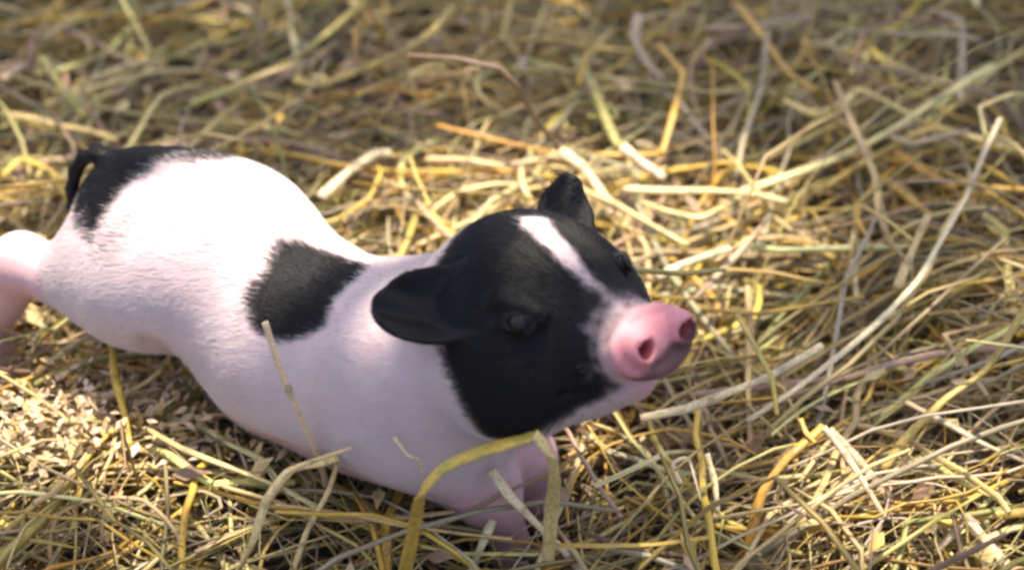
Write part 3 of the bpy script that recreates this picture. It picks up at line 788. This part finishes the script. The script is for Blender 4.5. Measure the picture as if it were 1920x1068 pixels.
def make_strands(n, region, seed, lmin, lmax, wlo, whi, K=8, top=False):
    rng = np.random.default_rng(seed)
    x = rng.uniform(region[0], region[1], n); y = rng.uniform(region[2], region[3], n)
    L = lmin + (lmax - lmin) * rng.beta(1.6, 3.2, n)
    w = wlo + (whi - wlo) * rng.beta(1.3, 3.6, n)
    az = rng.uniform(0, 2 * math.pi, n)
    # drifts of like direction
    az = np.where(rng.random(n) < 0.35, 0.5 + rng.normal(0, 0.45, n), az)
    el = rng.normal(0, 0.10, n)
    st = rng.random(n) < 0.06
    el = np.where(st, rng.uniform(0.25, 0.8, n), el)
    kapH = rng.normal(0, 0.9, n); kapH = np.where(rng.random(n) < 0.15, kapH * 3.2, kapH)
    kapV = rng.normal(-0.35, 0.5, n)
    kink = np.where(rng.random(n) < 0.38, rng.normal(0, 0.8, n), 0); kv = np.where(kink != 0, rng.normal(-0.3, 0.5, n), 0)
    kp = rng.integers(2, K - 2, n)
    wig = rng.normal(0, 0.10, (n, K)); wigv = rng.normal(0, 0.06, (n, K))
    s = np.arange(K - 1)
    A = az[:, None] + kapH[:, None] * (s / (K - 2) - 0.5)[None] + kink[:, None] * (s[None] >= kp[:, None]) + wig[:, :-1]
    E = el[:, None] + kapV[:, None] * (s / (K - 2) - 0.5)[None] + kv[:, None] * (s[None] >= kp[:, None]) + wigv[:, :-1]
    D = np.stack([np.cos(A) * np.cos(E), np.sin(A) * np.cos(E), np.sin(E)], -1) * (L / (K - 1))[:, None, None]
    P = np.concatenate([np.zeros((n, 1, 3)), np.cumsum(D, 1)], 1)
    P -= P.mean(1, keepdims=True)
    layer = rng.beta(1.3, 1.3, n) if not top else rng.uniform(0.75, 1.0, n)
    P[:, :, 0] += x[:, None]; P[:, :, 1] += y[:, None]
    hb = bed_height(P[:, :, 0], P[:, :, 1])
    P[:, :, 2] = P[:, :, 2] * 0.7 + 0.0025 + hb * layer[:, None] 
    low = P[:, :, 2].min(1)
    P[:, :, 2] += np.clip(0.002 - low, 0, 1)[:, None] * 0.75
    P[:, :, 2] = np.maximum(P[:, :, 2], -0.004)
    tall = P[:, :, 2].max(1)
    flat = rng.uniform(0.25, 0.95, n); roll = rng.normal(0, 0.5, n)
    ki = rng.choice(len(KEYS), n, p=[0.15, 0.13, 0.14, 0.11, 0.14, 0.12, 0.11, 0.05, 0.02, 0.02, 0.01])
    base = np.array([PAL[q] for q in KEYS])[ki]
    col = base * rng.uniform(0.5, 1.15, n)[:, None] * (1 + rng.normal(0, 0.05, (n, 3)))
    thin = 0.75 * np.exp(-(((x + 0.13) / 0.13) ** 2 + ((y - 0.33) / 0.10) ** 2)) + 0.5 * np.exp(-(((x + 0.30) / 0.07) ** 2 + ((y - 0.25) / 0.07) ** 2))
    keep = ~in_pig(P, 0.0015) & (rng.random(n) > thin)
    return dict(P=P[keep], w=w[keep], flat=flat[keep], roll=roll[keep], ki=ki[keep], col=np.clip(col[keep], 0.02, 0.8), L=L[keep], tall=tall[keep], layer=layer[keep])

def strand_cols(col, K, m): return np.repeat(col, K * m, 0)

def stuff_from(name, S, m, label, cat):
    n, K, _ = S['P'].shape
    tp = np.ones(K); tp[0] = 0.75; tp[-1] = 0.6
    V, F = tubes(S['P'], S['w'], S['flat'], S['roll'], m, tp[None])
    o = link(name, tint_mesh(name, V, F, strand_cols(S['col'], K, m), m, K), M_STRAW)
    return tag(o, label, cat, kind='stuff')

near = make_strands(3900, (-0.46, 0.46, -0.34, 0.56), 21, 0.07, 0.38, 0.0013, 0.0060, 10)
far = make_strands(5000, (-1.15, 1.15, -0.9, 1.35), 22, 0.06, 0.28, 0.0012, 0.0055, 7)
sel = ~((np.abs(far['P'][:, :, 0].mean(1)) < 0.44) & (np.abs(far['P'][:, :, 1].mean(1) - 0.11) < 0.43))
far = {q: v[sel] for q, v in far.items()}
fine = make_strands(6000, (-0.46, 0.46, -0.34, 0.56), 23, 0.03, 0.22, 0.0006, 0.0016, 8)

def chaff(name, n, spots, seed, label, cols, smin_, smax_):
    """loose flakes and husks: small curled leaf-like scraps"""
    rng = np.random.default_rng(seed)
    sp = spots[rng.integers(0, len(spots), n)]
    xy = sp[:, :2] + rng.normal(0, 1, (n, 2)) * sp[:, 2:4]
    hb = bed_height(xy[:, 0], xy[:, 1])
    c = np.stack([xy[:, 0], xy[:, 1], hb * rng.uniform(0.55, 1.15, n) + 0.004], 1)
    ok = ~in_pig(np.repeat(c[:, None], 1, 1), 0.004)
    c = c[ok]; n = len(c)
    ax = rng.normal(0, 1, (n, 3)) * [1, 1, 0.45]; ax /= np.linalg.norm(ax, axis=1)[:, None]
    nn = rng.normal(0, 0.6, (n, 3)) + [0, 0, 1]; nn -= ax * np.sum(ax * nn, 1)[:, None]; nn /= np.linalg.norm(nn, axis=1)[:, None]
    sdv2 = np.cross(nn, ax)
    L = rng.uniform(smin_, smax_, n)[:, None]; W = L * rng.uniform(0.28, 0.60, n)[:, None]; B = L * rng.uniform(0.05, 0.22, n)[:, None]
    v = np.stack([c - ax * L, c - ax * L * 0.2 - sdv2 * W + nn * B, c - ax * L * 0.1, c - ax * L * 0.2 + sdv2 * W + nn * B, c + ax * L + nn * B * 0.7], 1).reshape(-1, 3)
    b = np.arange(n)[:, None] * 5
    f = np.concatenate([b + [[0, 1, 2]], b + [[0, 2, 3]], b + [[1, 4, 2]], b + [[2, 4, 3]]])
    col = np.array(cols)[rng.integers(0, len(cols), n)] * rng.uniform(0.75, 1.15, n)[:, None]
    tag(link(name, tint_mesh(name, v, f, np.repeat(np.clip(col, 0, 0.85), 5, 0)), M_STRAW), label, 'chaff', kind='stuff')
chaff('chaff', 1200, np.array([(-0.215, -0.085, 0.028, 0.022), (-0.185, -0.055, 0.03, 0.02), (-0.245, -0.095, 0.03, 0.018), (-0.15, -0.09, 0.04, 0.012)]), 31,
      'pale crumbled husks and chaff heaped left of the belly', [(0.72, 0.52, 0.32), (0.76, 0.58, 0.40), (0.62, 0.43, 0.20)], 0.0018, 0.0052)
chaff('straw_scraps', 500, np.array([(0.0, 0.1, 0.22, 0.22), (0.15, -0.12, 0.2, 0.1), (-0.2, 0.25, 0.2, 0.15)]), 32,
      'small broken scraps of leaf and husk among the straw', [PAL['tan'], PAL['pink'], PAL['pale'], PAL['gold'], PAL['brown']], 0.003, 0.011)

# the stalks that show largest are objects of their own
N_SINGLE = 300 - len(STALKS) - 4
mid = near['P'].mean(1)
score = near['w'] * np.clip(near['L'], 0, 0.16) * np.where(in_view(mid, -0.01), 1, 0) * np.clip(near['layer'] - 0.45, 0, 1) ** 1.0 * (0.7 + 1.0 * (near['tall'] > 0.03))
order = np.argsort(-score); single = order[:N_SINGLE]
near['col'][single] = np.clip(near['col'][single] * 1.3, 0, 0.8)
rest = np.ones(len(near['w']), bool); rest[single] = False
stuff_from('loose_straw', {q: v[rest] for q, v in near.items()}, 4, 'tangled bed of loose dry straw covering the ground under the piglet', 'straw bedding')
stuff_from('scattered_straw', far, 4, 'loose dry straw spread over the ground beyond the piglet', 'straw bedding')
stuff_from('straw_fragments', fine, 4, 'fine broken bits of straw and hay among the longer stalks', 'straw bits')

WORDS = {'gold': 'golden', 'pale': 'pale yellow', 'lime': 'pale greenish', 'olive': 'olive', 'tan': 'tan', 'pink': 'pinkish brown',
         'grey': 'greyish', 'brown': 'dark brown', 'green': 'dull green', 'orange': 'orange', 'cream': 'cream'}
# where a stalk lies, in words (only used for the descriptions)
PLACES = [(120, 70, 'in the upper left corner'), (420, 90, 'near the top edge beyond the rump'), (300, 215, 'just behind the rump'), (560, 240, "behind the piglet's back"),
          (720, 90, 'near the top edge beyond the back'), (720, 380, 'beside the shoulders'), (880, 250, 'behind the nape'), (1020, 90, 'near the top edge beyond the head'),
          (1060, 260, 'behind the far ear'), (1300, 90, 'at the top edge right of the far ear'), (1290, 300, 'behind the forehead'), (1400, 480, 'beyond the snout'),
          (1420, 650, 'in front of the snout'), (1290, 830, 'below the chin'), (1120, 980, 'beside the front feet'), (860, 1030, "at the bottom edge below the chest"),
          (600, 980, 'in front of the belly'), (330, 820, 'left of the belly'), (130, 720, 'under the hind leg'), (100, 960, 'in the lower left corner'),
          (350, 1010, 'at the bottom edge left of the belly'), (60, 380, 'at the left edge behind the rump'), (1350, 1030, 'at the bottom edge right of the feet'),
          (1550, 80, 'at the top edge toward the right'), (1560, 300, 'near the long straight pale stalk'), (1820, 80, 'in the upper right corner'), (1820, 330, 'at the right edge high up'),
          (1600, 520, 'right of the kinked tan stalk'), (1830, 560, 'at the right edge halfway down'), (1610, 720, 'beside the very long pale stalk'), (1600, 930, 'right of the orange-brown stalk'),
          (1840, 780, 'at the right edge low down'), (1840, 990, 'in the lower right corner')]
def describe(i):
    P = near['P'][i]; seg = np.diff(P, axis=0); seg /= np.linalg.norm(seg, axis=1)[:, None]
    turn = np.degrees(np.arccos(np.clip(np.sum(seg[:-1] * seg[1:], 1), -1, 1)))
    chord = np.linalg.norm(P[-1] - P[0]) / near['L'][i]
    shape = 'bent' if turn.max() > 32 else ('curved' if chord < 0.955 else 'straight')
    size = 'long ' if near['L'][i] > 0.145 else ('short ' if near['L'][i] < 0.095 else '')
    wide = 'thick ' if near['w'][i] > 0.0037 else ('thin ' if near['w'][i] < 0.0024 else '')
    v = P[len(P) // 2] - CAMPOS; z = v @ FWD; F = 1920 * 70 / 36
    x = 960 + v[0] / z * F; y = 534 - (v @ np.array([0, math.sin(PITCH), math.cos(PITCH)])) / z * F
    place = min(PLACES, key=lambda q: (q[0] - x) ** 2 + (q[1] - y) ** 2)[2]
    return '%s%s%s %s straw stalk %s' % (size, wide, shape, WORDS[KEYS[near['ki'][i]]], place), x
named = {}
for i in single:
    lab, x = describe(i); named.setdefault(lab, []).append((x, i))
LABEL = {}
for lab, q in named.items():
    q.sort()
    for j, (x, i) in enumerate(q):
        suffix = {1: [''], 2: [', left one', ', right one'], 3: [', leftmost', ', middle one', ', rightmost']}.get(len(q), [''] * len(q))[j]
        LABEL[i] = lab + suffix if len((lab + suffix).split()) <= 16 else ' '.join((lab + suffix).split()[1:])
for i in single:
    P = near['P'][i]; base = P[0].copy()
    K, m = len(P), 6
    tp = np.ones(K); tp[0] = 0.9; tp[-1] = 0.75
    V, F = tubes((P - base)[None], near['w'][i:i + 1], near['flat'][i:i + 1], near['roll'][i:i + 1], m, tp[None])
    o = link('straw_stalk', tint_mesh('straw_stalk', V, F, np.repeat(near['col'][i:i + 1], K * m, 0), m, K), M_STRAW, None, base)
    tag(o, LABEL[i], 'straw stalk', 'stalks strewn over the bedding')

def smooth_line(pts, sub):
    pts = np.array(pts, float)
    if len(pts) < 3: pts = np.array([pts[0], (pts[0] + pts[-1]) / 2 + 1e-5, pts[-1]])
    ext = np.vstack([2 * pts[0] - pts[1], pts, 2 * pts[-1] - pts[-2]])
    out = []
    for i in range(1, len(ext) - 2):
        p0, p1, p2, p3 = ext[i - 1:i + 3]
        for t in np.arange(sub) / sub:
            out.append(0.5 * (2 * p1 + (p2 - p0) * t + (2 * p0 - 5 * p1 + 4 * p2 - p3) * t * t + (3 * p1 - p0 - 3 * p2 + p3) * t ** 3) * 0.5 + 0.5 * (p1 + (p2 - p1) * t))
    out.append(pts[-1])
    return np.array(out)

for pts, w, key, label in STALKS:
    P = smooth_line([np.array(q) / 1000 for q in pts], 8)
    base = P[0].copy()
    K, m = len(P), 8
    s = np.linspace(0, 1, K)
    tp = 1.0 - 0.22 * s + 0.10 * np.sin(s * 9 + w) + RNG.normal(0, 0.02, K)
    node = np.zeros(K)
    if 'blade' not in label and K > 14 and w > 3.2:
        for q in (int(K * 0.38), int(K * 0.78)): node[q] = 1; node[q + 1] = 0.4
    tp = tp * (1 + 0.22 * node)
    if 'thin tip' in label or 'hooked' in label: tp *= 1 - 0.6 * s ** 3
    flat = np.array([0.30 if 'blade' in label else 0.62])
    V, F = tubes((P - base)[None], np.array([w * 0.98 / 1000]), flat, np.array([RNG.normal(0, 0.25)]), m, tp[None])
    F = np.concatenate([F, [[3, 2, 1, 0], [7, 4, 3, 0], [6, 5, 4, 7]], np.array([[0, 1, 2, 3], [0, 3, 4, 7], [7, 4, 5, 6]]) + (K - 1) * m])
    col = 1.1 * np.array(PAL[key])[None] * (1 + 0.10 * np.sin(np.linspace(0, 7, K) + w))[:, None] * (1 + RNG.normal(0, 0.04, (1, 3))) * (1 - 0.45 * node[:, None])
    if 'broad bent' in label:
        gm = (0.55 * sstep(s, 0.35, 0.5) * (1 - sstep(s, 0.78, 0.92)) * (0.6 + 0.4 * np.sin(s * 40)))[:, None]
        col = col * (1 - gm) + np.array([[0.30, 0.31, 0.06]]) * gm
    o = link('straw_stalk', tint_mesh('straw_stalk', V, F, np.repeat(col, m, 0), m, K), M_STRAW, None, base)
    tag(o, label, 'straw stalk')
